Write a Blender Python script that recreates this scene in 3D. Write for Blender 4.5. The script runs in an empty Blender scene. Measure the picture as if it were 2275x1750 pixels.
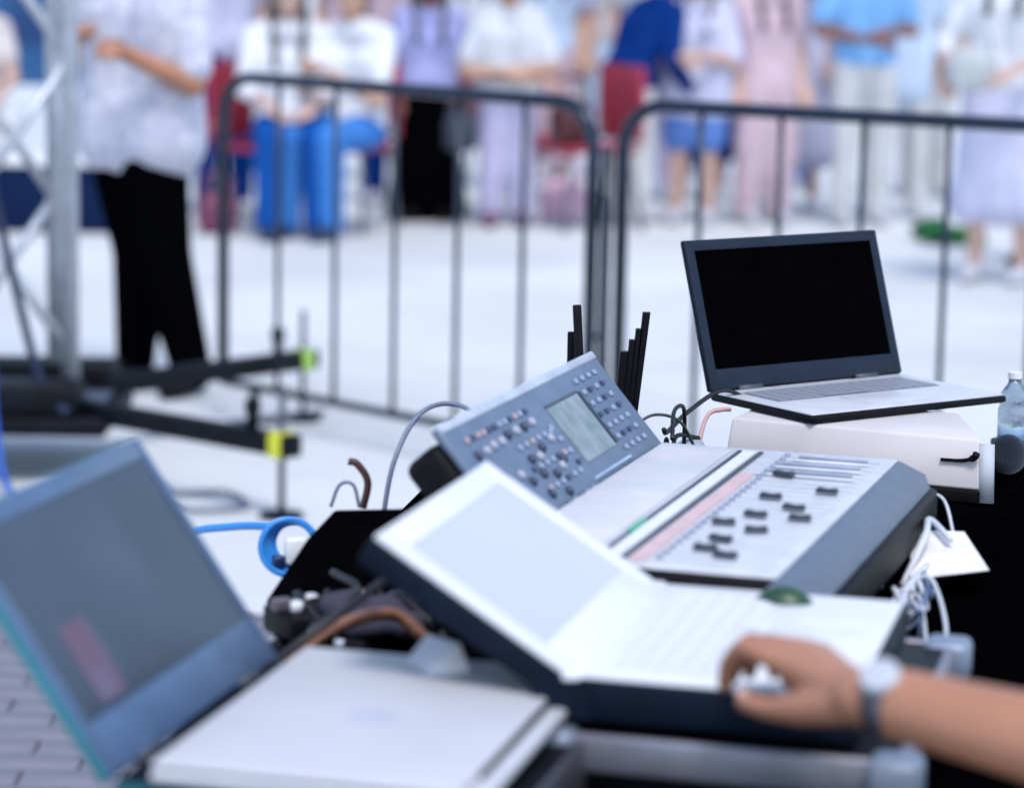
import bpy, math, random
from mathutils import Vector as V, Matrix as M, Euler
random.seed(7)
sc = bpy.context.scene
col = sc.collection
R = math.radians

# ---------------------------------------------------------------- camera
pitch, roll = R(9.2), R(1.1)
fw = V((0, math.cos(pitch), -math.sin(pitch))); rt0 = V((1, 0, 0)); up0 = rt0.cross(fw)
rt = rt0 * math.cos(roll) + up0 * math.sin(roll); up = rt.cross(fw)
cd = bpy.data.cameras.new('camera'); cam = bpy.data.objects.new('camera', cd); col.objects.link(cam)
cam.matrix_world = M(((rt.x, up.x, -fw.x, 0), (rt.y, up.y, -fw.y, 0), (rt.z, up.z, -fw.z, 1.55), (0, 0, 0, 1)))
cd.sensor_fit = 'HORIZONTAL'; cd.sensor_width = 36; cd.lens = 98.9
cd.clip_start = .05; cd.clip_end = 1500
cd.dof.use_dof = True; cd.dof.focus_distance = 3.6; cd.dof.aperture_fstop = 3.3
sc.camera = cam

# ---------------------------------------------------------------- sky, sun, exposure
w = bpy.data.worlds.new('World'); sc.world = w; w.use_nodes = True
nt = w.node_tree; bg = nt.nodes['Background']
sky = nt.nodes.new('ShaderNodeTexSky'); sky.sky_type = 'NISHITA'; sky.sun_disc = False
SUN_EL, SUN_AZ = R(63), R(165)          # azimuth measured from +Y towards +X
sky.sun_elevation = SUN_EL; sky.sun_rotation = SUN_AZ
sky.dust_density = 1.0; sky.air_density = 1.0; sky.ozone_density = .25
nt.links.new(sky.outputs[0], bg.inputs[0]); bg.inputs[1].default_value = .15
sd = bpy.data.lights.new('sun', 'SUN'); sd.energy = 1.3; sd.angle = R(18); sd.color = (1, .97, .95)
sun = bpy.data.objects.new('sun', sd); col.objects.link(sun)
sdir = V((math.sin(SUN_AZ) * math.cos(SUN_EL), math.cos(SUN_AZ) * math.cos(SUN_EL), math.sin(SUN_EL)))
sun.rotation_euler = sdir.to_track_quat('Z', 'Y').to_euler()
sc.view_settings.view_transform = 'Standard'; sc.view_settings.look = 'None'
sc.view_settings.exposure = .86; sc.view_settings.gamma = 1.0
sc.view_settings.use_curve_mapping = False
sc.render.engine = 'CYCLES'
sc.cycles.use_denoising = True
sc.cycles.max_bounces = 6

# ---------------------------------------------------------------- materials
def mat(name, c, rough=.6, metal=0., var=.12, scale=20., bump=0., bscale=None, spec=.5, c2=None, trans=0., coat=0.):
    m = bpy.data.materials.new(name); m.use_nodes = True
    n = m.node_tree.nodes; l = m.node_tree.links; p = n['Principled BSDF']
    p.inputs['Roughness'].default_value = rough; p.inputs['Metallic'].default_value = metal
    p.inputs['Specular IOR Level'].default_value = spec
    p.inputs['Transmission Weight'].default_value = trans
    p.inputs['Coat Weight'].default_value = coat
    tc = n.new('ShaderNodeTexCoord')
    nz = n.new('ShaderNodeTexNoise'); nz.inputs['Scale'].default_value = scale; nz.inputs['Detail'].default_value = 4
    l.new(tc.outputs['Object'], nz.inputs['Vector'])
    cr = n.new('ShaderNodeValToRGB')
    a = tuple(max(0, x * (1 - var)) for x in c); b = c2 or tuple(min(1, x * (1 + var)) for x in c)
    cr.color_ramp.elements[0].position = .35; cr.color_ramp.elements[1].position = .65
    cr.color_ramp.elements[0].color = (*a, 1); cr.color_ramp.elements[1].color = (*b, 1)
    l.new(nz.outputs['Fac'], cr.inputs['Fac']); l.new(cr.outputs['Color'], p.inputs['Base Color'])
    if bump:
        bz = n.new('ShaderNodeTexNoise'); bz.inputs['Scale'].default_value = bscale or scale * 4; bz.inputs['Detail'].default_value = 5
        l.new(tc.outputs['Object'], bz.inputs['Vector'])
        bp = n.new('ShaderNodeBump'); bp.inputs['Strength'].default_value = bump; bp.inputs['Distance'].default_value = .01
        l.new(bz.outputs['Fac'], bp.inputs['Height']); l.new(bp.outputs['Normal'], p.inputs['Normal'])
    return m

MAT = {}
def mm(name, *a, **k):
    if name not in MAT: MAT[name] = mat(name, *a, **k)
    return MAT[name]
def cloth(name, c, **k): return mm(name, c, rough=.95, var=.10, scale=6, bump=.35, bscale=18, spec=.2 if c[0] > .02 else .0, **k)

black = mm('black_plastic', (.005, .005, .007), .55, var=.3, scale=60, spec=.12)
black_gloss = mm('black_gloss', (.0012, .0012, .0016), .6, var=.2, spec=0)
black_cloth = mm('black_drape', (.0016, .0016, .0022), 1., var=.3, scale=30, bump=.2, bscale=300, spec=0)
black_steel = mm('black_steel', (.004, .005, .008), .5, metal=0, var=.4, scale=12, bump=.1, spec=.15)
alu = mm('aluminium', (.50, .53, .58), .42, metal=.3, var=.1, scale=30)
alu_edge = mm('case_aluminium_edge', (.26, .26, .31), .5, metal=.5, var=.12, scale=25)
galv = mm('barrier_blue_grey_steel', (.005, .014, .034), .30, metal=.2, var=.25, scale=9, bump=.06)
silver = mm('silver_plastic', (.56, .57, .60), .45, metal=.15, var=.05, scale=40)
white_pl = mm('white_plastic', (.70, .71, .72), .45, var=.03, scale=30)
white_key = mm('white_keycap', (.66, .67, .69), .5, var=.03, scale=30)
navy_pl = mm('navy_plastic', (.004, .009, .021), .55, var=.15, scale=30, spec=.12)
grey_pl = mm('console_blue_grey', (.115, .155, .23), .45, var=.08, scale=25, bump=.05, bscale=200)
grey_lt = mm('console_light_grey', (.53, .55, .585), .5, var=.06, scale=40, bump=.03, bscale=250)
dark_grey = mm('dark_grey_plastic', (.05, .06, .08), .5, var=.15, scale=30)
yellow = mm('yellow_tape', (.62, .62, .03), .5, var=.1)
green_tape = mm('green_yellow_tape', (.38, .62, .12), .5, var=.1)
red_pl = mm('red_chair_shell', (.33, .02, .045), .45, var=.15, scale=8)
steel = mm('chair_steel', (.18, .19, .21), .35, metal=.8)

# ---------------------------------------------------------------- mesh helper
class MB:
    def __init__(s): s.v = []; s.f = []
    def add(s, vs, fs):
        o = len(s.v); s.v += [tuple(x) for x in vs]; s.f += [tuple(i + o for i in q) for q in fs]; return s
    def box(s, c, size, rot=None):
        c = V(c); hx, hy, hz = size[0] / 2, size[1] / 2, size[2] / 2
        vs = [V((x, y, z)) for x in (-hx, hx) for y in (-hy, hy) for z in (-hz, hz)]
        if rot is not None: vs = [rot @ p for p in vs]
        return s.add([c + p for p in vs], [(0, 1, 3, 2), (4, 6, 7, 5), (0, 4, 5, 1), (2, 3, 7, 6), (0, 2, 6, 4), (1, 5, 7, 3)])
    def bar(s, a, b, wd, ht):
        a, b = V(a), V(b); d = b - a; q = d.to_track_quat('X', 'Z').to_matrix()
        return s.box((a + b) / 2, (d.length, wd, ht), q)
    def cone(s, a, b, r0, r1=None, n=12):
        r1 = r0 if r1 is None else r1; a, b = V(a), V(b); q = (b - a).to_track_quat('Z', 'Y').to_matrix()
        ring = [q @ V((math.cos(2 * math.pi * i / n), math.sin(2 * math.pi * i / n), 0)) for i in range(n)]
        vs = [a + p * r0 for p in ring] + [b + p * r1 for p in ring]
        fs = [(i, (i + 1) % n, n + (i + 1) % n, n + i) for i in range(n)] + [tuple(reversed(range(n))), tuple(range(n, 2 * n))]
        return s.add(vs, fs)
    def ell(s, c, r, rot=None, nu=14, nv=9):
        c = V(c); r = (r, r, r) if isinstance(r, (int, float)) else r
        vs = [V((0, 0, -1))]
        for j in range(1, nv):
            t = -math.pi / 2 + math.pi * j / nv
            vs += [V((math.cos(t) * math.cos(2 * math.pi * i / nu), math.cos(t) * math.sin(2 * math.pi * i / nu), math.sin(t))) for i in range(nu)]
        vs.append(V((0, 0, 1))); k = len(vs) - 1
        vs = [V((p.x * r[0], p.y * r[1], p.z * r[2])) for p in vs]
        if rot is not None: vs = [rot @ p for p in vs]
        fs = [(0, 1 + (i + 1) % nu, 1 + i) for i in range(nu)]
        for j in range(nv - 2):
            b0 = 1 + j * nu
            fs += [(b0 + i, b0 + (i + 1) % nu, b0 + nu + (i + 1) % nu, b0 + nu + i) for i in range(nu)]
        b0 = 1 + (nv - 2) * nu
        fs += [(b0 + i, b0 + (i + 1) % nu, k) for i in range(nu)]
        return s.add([c + p for p in vs], fs)
    def cap(s, a, b, r0, r1=None):
        r1 = r0 if r1 is None else r1
        if (V(b) - V(a)).length > 1e-5: s.cone(a, b, r0, r1, 14)
        s.ell(a, r0); s.ell(b, r1); return s
    def chain(s, pts, rs):
        for i in range(len(pts) - 1): s.cap(pts[i], pts[i + 1], rs[i], rs[i + 1])
        return s
    def tube(s, pts, r, n=8, sub=6, flat=1.0):
        P = [V(p) for p in pts]
        if sub > 1 and len(P) > 2:
            Q = [P[0] * 2 - P[1]] + P + [P[-1] * 2 - P[-2]]; out = []
            for i in range(1, len(Q) - 2):
                for k in range(sub):
                    t = k / sub; a, b, c, d = Q[i - 1], Q[i], Q[i + 1], Q[i + 2]
                    out.append(.5 * (2 * b + (c - a) * t + (2 * a - 5 * b + 4 * c - d) * t * t + (3 * b - a - 3 * c + d) * t ** 3))
            out.append(P[-1]); P = out
        vs = []; prev = V((0, 0, 1))
        for i, p in enumerate(P):
            d = (P[min(i + 1, len(P) - 1)] - P[max(i - 1, 0)]).normalized()
            if abs(d.dot(prev)) > .98: prev = V((1, 0, 0)) if abs(d.x) < .9 else V((0, 1, 0))
            x = d.cross(prev).normalized(); y = x.cross(d).normalized(); prev = y
            rr = r[min(int(i * len(r) / len(P)), len(r) - 1)] if isinstance(r, (list, tuple)) else r
            vs += [p + x * rr * math.cos(2 * math.pi * k / n) + y * rr * flat * math.sin(2 * math.pi * k / n) for k in range(n)]
        m = len(P)
        fs = [(i * n + k, i * n + (k + 1) % n, (i + 1) * n + (k + 1) % n, (i + 1) * n + k) for i in range(m - 1) for k in range(n)]
        fs += [tuple(reversed(range(n))), tuple(range((m - 1) * n, m * n))]
        return s.add(vs, fs)
    def lathe(s, c, prof, n=20):
        vs = []
        for r, z in prof: vs += [V(c) + V((r * math.cos(2 * math.pi * i / n), r * math.sin(2 * math.pi * i / n), z)) for i in range(n)]
        m = len(prof)
        fs = [(j * n + i, j * n + (i + 1) % n, (j + 1) * n + (i + 1) % n, (j + 1) * n + i) for j in range(m - 1) for i in range(n)]
        fs += [tuple(reversed(range(n))), tuple(range((m - 1) * n, m * n))]
        return s.add(vs, fs)
    def mesh(s, name):
        me = bpy.data.meshes.new(name); me.from_pydata(s.v, [], s.f); me.update(); return me
    def build(s, name, m, parent=None, bevel=0, smooth=False, seg=2):
        o = bpy.data.objects.new(name, s.mesh(name)); col.objects.link(o)
        if m: o.data.materials.append(m)
        if parent: o.parent = parent
        if smooth: o.data.polygons.foreach_set('use_smooth', [True] * len(o.data.polygons))
        if bevel:
            b = o.modifiers.new('bevel', 'BEVEL'); b.width = bevel; b.segments = seg; b.limit_method = 'ANGLE'; b.angle_limit = R(50)
            o.data.polygons.foreach_set('use_smooth', [True] * len(o.data.polygons))
            b.harden_normals = False
        return o
    def remesh(s, name, m, parent=None, voxel=.016, it=6, fac=.6):
        o = bpy.data.objects.new(name, s.mesh(name)); col.objects.link(o)
        r = o.modifiers.new('r', 'REMESH'); r.mode = 'VOXEL'; r.voxel_size = voxel
        k = o.modifiers.new('s', 'SMOOTH'); k.iterations = it; k.factor = fac
        dg = bpy.context.evaluated_depsgraph_get(); dg.update()
        me = bpy.data.meshes.new_from_object(o.evaluated_get(dg))
        o.modifiers.clear(); old = o.data; o.data = me; me.name = name; bpy.data.meshes.remove(old)
        me.materials.clear(); me.materials.append(m)
        me.polygons.foreach_set('use_smooth', [True] * len(me.polygons))
        if parent: o.parent = parent
        return o

def tag(o, label=None, cat=None, group=None, kind=None):
    if label: o['label'] = label
    if cat: o['category'] = cat
    if group: o['group'] = group
    if kind: o['kind'] = kind
    return o
def empty(name, loc, rz=0, label=None, cat=None, group=None):
    o = bpy.data.objects.new(name, None); col.objects.link(o); o.location = loc; o.rotation_euler = (0, 0, rz)
    o.empty_display_size = .1
    return tag(o, label, cat, group)
def copy_tree(o, parent=None):
    c = o.copy(); col.objects.link(c)
    if parent: c.parent = parent
    for ch in list(o.children): copy_tree(ch, c)
    return c

# ================================================================= SETTING
# ---- pale plaza
gm = mat('plaza_stone', (.585, .60, .60), .75, var=.09, scale=.6, bump=.15, bscale=60)
n = gm.node_tree.nodes; l = gm.node_tree.links
br = n.new('ShaderNodeTexBrick'); br.inputs['Scale'].default_value = 1.0
br.inputs['Brick Width'].default_value = .9; br.inputs['Row Height'].default_value = .6; br.inputs['Mortar Size'].default_value = .004
br.inputs['Color1'].default_value = (1, 1, 1, 1); br.inputs['Color2'].default_value = (.94, .94, .95, 1); br.inputs['Mortar'].default_value = (.72, .73, .75, 1)
mx = n.new('ShaderNodeMix'); mx.data_type = 'RGBA'; mx.blend_type = 'MULTIPLY'; mx.inputs[0].default_value = 1
p = n['Principled BSDF']; src = p.inputs['Base Color'].links[0].from_socket
tcn = [q for q in n if q.type == 'TEX_COORD'][0]
mp = n.new('ShaderNodeMapping'); mp.inputs['Rotation'].default_value = (0, 0, R(38))
l.new(tcn.outputs['Object'], mp.inputs[0]); l.new(mp.outputs[0], br.inputs['Vector'])
l.new(src, mx.inputs[6]); l.new(br.outputs['Color'], mx.inputs[7]); l.new(mx.outputs[2], p.inputs['Base Color'])
g = MB(); g.add([(-400, -60, 0), (400, -60, 0), (400, 800, 0), (-400, 800, 0)], [(0, 1, 2, 3)])
tag(g.build('ground', gm), kind='structure')
# ---- strip of small clay pavers in the lower left
pv = MB().box((-1.5, 5.45, .002), (2.2, 1.7, .008)).build('brick_pavement', mm('paver_joint', (.10, .10, .11), .9, var=.2, scale=30))
tag(pv, kind='structure')
pm = mm('paver', (.185, .18, .22), .8, var=.35, scale=1.3, bump=.4, bscale=90)
pme = MB().box((0, 0, 0), (.196, .092, .03)); po = pme.build('paver', pm, pv, bevel=.005)
po.location = (-2.5, 4.68, .012); first = True
for j in range(16):
    for i in range(11):
        o = po if first else po.copy()
        if not first: col.objects.link(o)
        first = False
        o.location = (-2.49 + i * .2 + (.1 if j % 2 else 0), 4.68 + j * .098 + random.uniform(-.002, .002), .004 + random.uniform(-.002, .003))
        o.rotation_euler = (random.uniform(-.01, .01), random.uniform(-.01, .01), random.uniform(-.008, .008))

# ================================================================= CROWD BARRIERS
def barrier(a, b, nbar, label):
    a, b = V((*a, 0)), V((*b, 0)); L = (b - a).length; ang = math.atan2(b.y - a.y, b.x - a.x)
    t = empty('crowd_barrier', a, ang, label, 'barrier', 'steel crowd barriers')
    r = .13; H = 1.10; zb = .12
    pts = [(0, 0, zb), (0, 0, H - r), (r * .29, 0, H - r * .29), (r, 0, H), (L - r, 0, H), (L - r * .29, 0, H - r * .29), (L, 0, H - r), (L, 0, zb)]
    P = [V(pts[0])]
    P += [V((r - r * math.cos(k * math.pi / 16), 0, H - r + r * math.sin(k * math.pi / 16))) for k in range(9)]
    P += [V((L - r + r * math.sin(k * math.pi / 16), 0, H - r + r * math.cos(k * math.pi / 16))) for k in range(9)]
    P += [V(pts[-1])]
    MB().tube(P, .019, 12, sub=1).build('frame', galv, t, smooth=True)
    MB().cone((.0, 0, zb), (L, 0, zb), .014).build('bottom_rail', galv, t, smooth=True)
    for i in range(1, nbar):
        x = L * i / nbar
        MB().cone((x, 0, zb), (x, 0, H), .0085, n=10).build('upright_bar', galv, t, smooth=True)
    for x in (.16, L - .16):
        f = MB().bar((x, -.28, .012), (x, .28, .012), .05, .01); f.cone((x, 0, .01), (x, 0, zb), .016)
        f.build('foot', galv, t, bevel=.002)
    for z in (.45, .85):
        MB().tube([(L, 0, z), (L + .035, 0, z), (L + .05, 0, z - .01), (L + .05, 0, z - .06)], .007, 8, 3).build('hook', galv, t, smooth=True)
    return t
b1 = barrier((-.935, 8.98), (.213, 7.83), 6, 'blue-grey steel crowd barrier on the left, beside the man in black trousers')
b2 = barrier((.298, 7.87), (1.75, 6.96), 7, 'blue-grey steel crowd barrier on the right, behind the black-screened laptop')
MB().cone((.252, 7.83, .02), (.252, 7.83, .98), .016).build('x', galv, None, smooth=True)
o = bpy.data.objects['x']; o.name = 'barrier_link_post'
tag(o, 'thin steel post between the two crowd barriers', 'post')

# ================================================================= TRUSS TOWER
tc_ = V((-1.455, 8.10, 0)); tw = empty('truss_tower', tc_, 0, 'aluminium lattice truss tower on black outriggers beside the standing man', 'truss tower')
ch = [V((-1.27, 8.0, 0)) - tc_, V((-1.36, 8.28, 0)) - tc_, V((-1.64, 8.19, 0)) - tc_, V((-1.55, 7.91, 0)) - tc_]
for c in ch:
    MB().cone((c.x, c.y, .2), (c.x, c.y, 4.2), .025, n=16).build('chord', alu, tw, smooth=True)
brace = MB
for k in range(4):
    a, b = ch[k], ch[(k + 1) % 4]
    for i in range(9):
        z = .35 + i * .42; p0, p1 = (a, b) if i % 2 else (b, a)
        MB().cone((p0.x, p0.y, z), (p1.x, p1.y, z + .42), .015, n=8).build('brace', alu, tw, smooth=True)
bp = MB().box((.0, 0, .165), (.62, .62, .05)); bp.build('base_plate', black_steel, tw, bevel=.006)
MB().box((.12, .02, .198), (.30, .26, .012)).build('plate_cover', mm('base_cover', (.12, .16, .22), .4, metal=.3), tw, bevel=.003)
for (bx, by, bw_, bd_) in ((-.02, -.20, .5, .16), (-.30, -.02, .2, .3), (.02, .22, .5, .16)):
    MB().box((bx, by, .235), (bw_, bd_, .09)).build('ballast', black_steel, tw, bevel=.01)
for (ex, ey), tp in (((-.575, 7.385), yellow), ((-.64, 8.985), green_tape), ((-2.30, 8.80), yellow), ((-2.25, 7.25), yellow)):
    e = V((ex, ey, .2)) - tc_; s0 = V((0, 0, .2)); d = (e - s0).normalized()
    arm = MB().bar(s0 + d * .1, e, .055, .06).build('outrigger', black_steel, tw, bevel=.006)
    MB().bar(e - d * .075, e - d * .03, .062, .067).build('marking_band', tp, arm, bevel=.002)
    j = e - d * .05
    MB().cone((j.x, j.y, .015), (j.x, j.y, .36), .0095, n=10).build('jack_screw', dark_grey, arm, smooth=True)
    MB().lathe((j.x, j.y, 0), [(.06, .002), (.06, .012), (.02, .02)], 16).build('jack_pad', black_steel, arm)
    q = e - d * .16
    MB().lathe((q.x, q.y, .22), [(.016, 0), (.016, .05), (.022, .055), (.022, .085), (.012, .095)], 12).build('locking_knob', black_steel, arm, smooth=True)
tag(MB().tube([(-1.50, 7.72, 1.25), (-1.475, 7.70, .85), (-1.44, 7.66, .5), (-1.42, 7.62, .2), (-1.36, 7.5, .04), (-1.2, 7.2, .012), (-.9, 6.6, .012), (-.75, 6.2, .012), (-.62, 5.9, .012)], .011, 8).build('cable', mm('blue_cable', (.01, .09, .42), .5), smooth=True),
    'blue cable hanging down the truss tower to the ground', 'cable')
tag(MB().tube([(-1.49, 7.8, 1.0), (-1.40, 7.85, .55), (-1.33, 7.88, .26), (-1.25, 7.8, .21)], .013, 8).build('cable', mm('navy_cable', (.01, .02, .06), .6), smooth=True),
    'dark cable slanting down to the tower base plate', 'cable')
for k, (pts, lb) in enumerate([([(-1.0, 7.7, .012), (-.9, 7.45, .012), (-.72, 7.5, .012), (-.8, 7.7, .012), (-.98, 7.62, .012)], 'thin grey cable looped on the ground by the near outrigger')]):
    tag(MB().tube(pts, .007, 8).build('cable', mm('grey_cable', (.12, .14, .2), .6), smooth=True), lb, 'cable')

# ================================================================= PEOPLE
skins = {'a': (.40, .18, .105), 'b': (.52, .33, .26), 'c': (.22, .10, .07), 'd': (.46, .27, .19)}
def skin(k): return mm('skin_' + k, skins[k], rough=.5, var=.08, scale=12, bump=.08, bscale=120)
hair_m = mm('dark_hair', (.012, .009, .010), .45, var=.4, scale=40, bump=.5, bscale=120)
hair_b = mm('brown_hair', (.05, .025, .02), .45, var=.4, scale=40, bump=.5, bscale=120)

def person(loc, rz, label, top, bottom, pose='stand', sk='b', hair=hair_m, long_hair=False, sleeve=.5, hem=None,
           lower='trousers', shoe=None, J=None, h=1.7, group='people in the crowd behind the barriers', voxel=.018, legs_to=1., world_J=None, seat=.45, fingers=True, build_wide=1.0, leg_wide=1.0):
    t = empty('person', loc, rz, label, 'person', group)
    s = h / 1.7
    if pose == 'stand':
        j = dict(hipL=(.09, 0, .88), hipR=(-.09, 0, .88), kneeL=(.10, -.01, .48), kneeR=(-.10, -.03, .48), ankL=(.11, .02, .085), ankR=(-.11, .0, .085),
                 pel=(0, 0, .93), waist=(0, .0, 1.08), chest=(0, 0, 1.27), shL=(.175, .01, 1.40), shR=(-.175, .01, 1.40), neck=(0, .01, 1.46), head=(0, -.015, 1.60),
                 elL=(.235, .04, 1.11), elR=(-.235, .04, 1.11), wrL=(.22, -.08, .89), wrR=(-.22, -.08, .89))
    else:
        z = seat
        j = dict(hipL=(.09, 0, z + .09), hipR=(-.09, 0, z + .09), kneeL=(.12, -.42, z + .07), kneeR=(-.12, -.42, z + .07), ankL=(.12, -.40, .085), ankR=(-.12, -.43, .085),
                 pel=(0, .01, z + .11), waist=(0, .03, z + .25), chest=(0, .03, z + .44), shL=(.175, .03, z + .57), shR=(-.175, .03, z + .57), neck=(0, .02, z + .63), head=(0, -.01, z + .77),
                 elL=(.23, -.06, z + .30), elR=(-.23, -.06, z + .30), wrL=(.10, -.26, z + .22), wrR=(-.10, -.26, z + .22))
    j = {k: V(v_) * (s if pose == 'stand' else 1) for k, v_ in j.items()}
    if J: j.update({k: V(v_) for k, v_ in J.items()})
    if world_J:
        inv = M.Rotation(-rz, 3, 'Z')
        j.update({k: inv @ (V(v_) - V(loc)) for k, v_ in world_J.items()})
    bw = build_wide
    sh_dir = (j['shL'] - j['shR']).normalized()
    fwd = sh_dir.cross(V((0, 0, 1))).normalized()
    # ---- body
    b = MB()
    def torso(mb, g, low='pel'):
        for sx in (-.075, .075):
            o_ = sh_dir * sx * bw
            mb.chain([j['pel'] + o_, j['waist'] + o_, j['chest'] + o_ * 1.15], [.095 * bw + g, .083 * bw + g, .093 * bw + g])
            mb.cap(j['chest'] + o_ * 1.15, (j['shL'] if sx > 0 else j['shR']) + V((0, 0, -.02)), .085 + g, .052 + g)
        mb.chain([j['shR'], j['neck'] - V((0, 0, .02)), j['shL']], [.05 + g, .062 + g, .05 + g])
    torso(b, 0)
    hd = j['head']; up_ = (j['head'] - j['neck']).normalized()
    b.cap(j['neck'] - up_ * .03, hd - up_ * .05, .056, .05)
    side = fwd.cross(V((0, 0, 1)))
    rotm = M((side, -fwd, V((0, 0, 1)))).transposed()
    b.ell(hd + V((0, 0, .02)), (.076, .096, .098), rotm, 18, 12)
    b.ell(hd + fwd * .022 - V((0, 0, .045)), (.058, .068, .068), rotm)
    b.cap(hd + fwd * .088 + V((0, 0, .012)), hd + fwd * .103 - V((0, 0, .024)), .009, .014)
    b.ell(hd + fwd * .083 - V((0, 0, .056)), (.024, .012, .010), rotm)
    for sd_ in (-1, 1): b.ell(hd + side * sd_ * .079 - V((0, 0, .005)), (.012, .02, .032), rotm)
    for L_ in 'LR':
        b.chain([j['sh' + L_], j['el' + L_], j['wr' + L_]], [.052, .041, .027])
        b.chain([j['hip' + L_], j['knee' + L_], j['ank' + L_]], [.088, .055, .036])
        b.cap(j['ank' + L_] - V((0, 0, .03)), j['ank' + L_] + fwd * .13 - V((0, 0, .05)), .036, .03)
        if 'hand' + L_ in j: pass
        w0 = j['wr' + L_]; hdv = (w0 - j['el' + L_]).normalized()
        if 'hd' + L_ in j: hdv = j['hd' + L_].normalized()
        ax = hdv.cross(V((0, 0, 1)));  ax = ax.normalized() if ax.length > .1 else V((1, 0, 0))
        nz_ = ax.cross(hdv)
        if fingers is True or L_ == 'L':
            for k_ in range(4):
                o_ = ax * (k_ - 1.5) * .021
                kn = w0 + hdv * .085 + o_
                b.cap(w0 + o_ * .6 + hdv * .01, kn, .020, .0145)
                ln = (.032, .040, .042, .034)[k_]
                m1 = kn + hdv * ln - nz_ * .012; m2 = m1 + hdv * ln * .5 - nz_ * .026
                b.chain([kn, m1, m2], [.0125, .011, .0095])
            tsgn = 1 if L_ == 'L' else -1
            tb = w0 + hdv * .03 - ax * tsgn * .03; t1 = tb + hdv * .035 - ax * tsgn * .026 - nz_ * .01
            b.chain([tb, t1, t1 + hdv * .032 - nz_ * .012], [.017, .013, .011])
    if not callable(fingers): extra = None
    else: extra = fingers(b, j, t)
    body = b.remesh('body', skin(sk), t, voxel, 3 if voxel < .006 else 4, .5)
    for sd_ in (-1, 1):
        e = MB().ell(hd + fwd * .083 + side * sd_ * .031 + V((0, 0, .012)), (.013, .008, .008), rotm, 10, 6).build('eye', black_gloss, t, smooth=True)
    # ---- clothes
    c = MB(); torso(c, .02)
    hz = hem if hem is not None else (j['pel'].z - .08)
    for sx in (-.07, -.035, 0, .035, .07):
        o_ = sh_dir * sx * bw; pz = j['pel'] + o_
        if hz < pz.z: c.cap(pz, V((pz.x, pz.y, hz + .11)), .115 * bw, .118 * bw)
    for L_ in 'LR':
        if sleeve > 0:
            if sleeve <= 1: e_ = j['sh' + L_].lerp(j['el' + L_], sleeve * .98); c.cap(j['sh' + L_], e_, .068, .064)
            else:
                c.cap(j['sh' + L_], j['el' + L_], .068, .056); c.cap(j['el' + L_], j['el' + L_].lerp(j['wr' + L_], sleeve - 1), .056, .045)
    c.remesh('top', top, t, voxel, 7, .55)
    c = MB()
    if lower in ('trousers', 'shorts'):
        tl = 1. if lower == 'trousers' else .0
        for sx, L_ in ((.05, 'L'), (-.05, 'R')):
            c.cap(j['pel'] + sh_dir * sx * leg_wide, j['hip' + L_], .10, .105 * min(leg_wide, 1.12))
            if lower == 'trousers': c.chain([j['hip' + L_], j['knee' + L_], j['ank' + L_] + V((0, 0, -.01))], [.105 * min(leg_wide, 1.15), .078 * leg_wide, .066 * (1 + (leg_wide - 1) * .2)])
            else: c.chain([j['hip' + L_], j['hip' + L_].lerp(j['knee' + L_], .75)], [.108, .10])
    else:
        hemz = legs_to if legs_to != 1. else .10
        for L_ in 'LR':
            a_ = j['ank' + L_].copy(); k_ = j['knee' + L_]
            f_ = min(1, max(0, (k_.z - hemz) / max(.01, k_.z - a_.z))); e_ = k_.lerp(a_, f_); e_.x += .03 if L_ == 'L' else -.03
            c.chain([j['pel'] + sh_dir * (.04 if L_ == 'L' else -.04), j['hip' + L_], k_, e_], [.11, .115, .115, .115])
        c.chain([j['pel'], (j['hipL'] + j['hipR']) / 2, (j['kneeL'] + j['kneeR']) / 2, ((j['kneeL'] + j['kneeR']) / 2).lerp((j['ankL'] + j['ankR']) / 2, f_)], [.11, .11, .11, .12])
    c.remesh(lower, bottom, t, voxel, 7, .55)
    # ---- shoes, hair
    for L_ in 'LR':
        a_ = j['ank' + L_]
        MB().chain([(a_.x, a_.y, .05), V((a_.x, a_.y, .042)) + fwd * .07, V((a_.x, a_.y, .034)) + fwd * .15], [.046, .043, .032]).remesh('shoe', shoe or black, t, .012, 3, .5)
    c = MB(); c.ell(hd - fwd * .016 + V((0, 0, .045)), (.087, .10, .086), rotm, 18, 12)
    c.ell(hd - fwd * .05 - V((0, 0, .02)), (.075, .055, .085), rotm)
    if long_hair:
        for sx in (-.05, 0, .05):
            c.chain([hd - fwd * .05 + side * sx, j['neck'] - fwd * .075 + side * sx * 1.3, j['chest'] - fwd * .12 + side * sx * 1.2 - V((0, 0, .05))], [.05, .045, .03])
        for sx in (-.08, .08):
            c.chain([hd + side * sx * .95, j['neck'] + side * sx + fwd * .04, j['chest'] + side * sx * .9 + fwd * .115 - V((0, 0, .02))], [.03, .03, .022])
    c.remesh('hair', hair, t, voxel, 3, .5)
    return t

def chair(loc, rz, label):
    t = empty('chair', loc, rz, label, 'chair', 'red chairs behind the barriers')
    MB().box((0, 0, .44), (.44, .42, .035)).build('seat', red_pl, t, bevel=.014)
    bk = MB(); 
    for k in range(7):
        a0 = (-3 + k) * .066; bk.box((a0, .23 + .02 * (1 - (abs(k - 3) / 3) ** 2) , .68), (.0665, .03, .40))
    bk.build('backrest', red_pl, t, bevel=.006)
    for sx in (-1, 1):
        MB().cone((sx * .19, -.18, .43), (sx * .22, -.23, 0), .012).build('leg', steel, t, smooth=True)
        MB().cone((sx * .19, .18, .43), (sx * .22, .25, 0), .012).build('leg', steel, t, smooth=True)
        MB().cone((sx * .18, .16, .44), (sx * .18, .245, .60), .011).build('back_support', steel, t, smooth=True)
    return t

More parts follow.
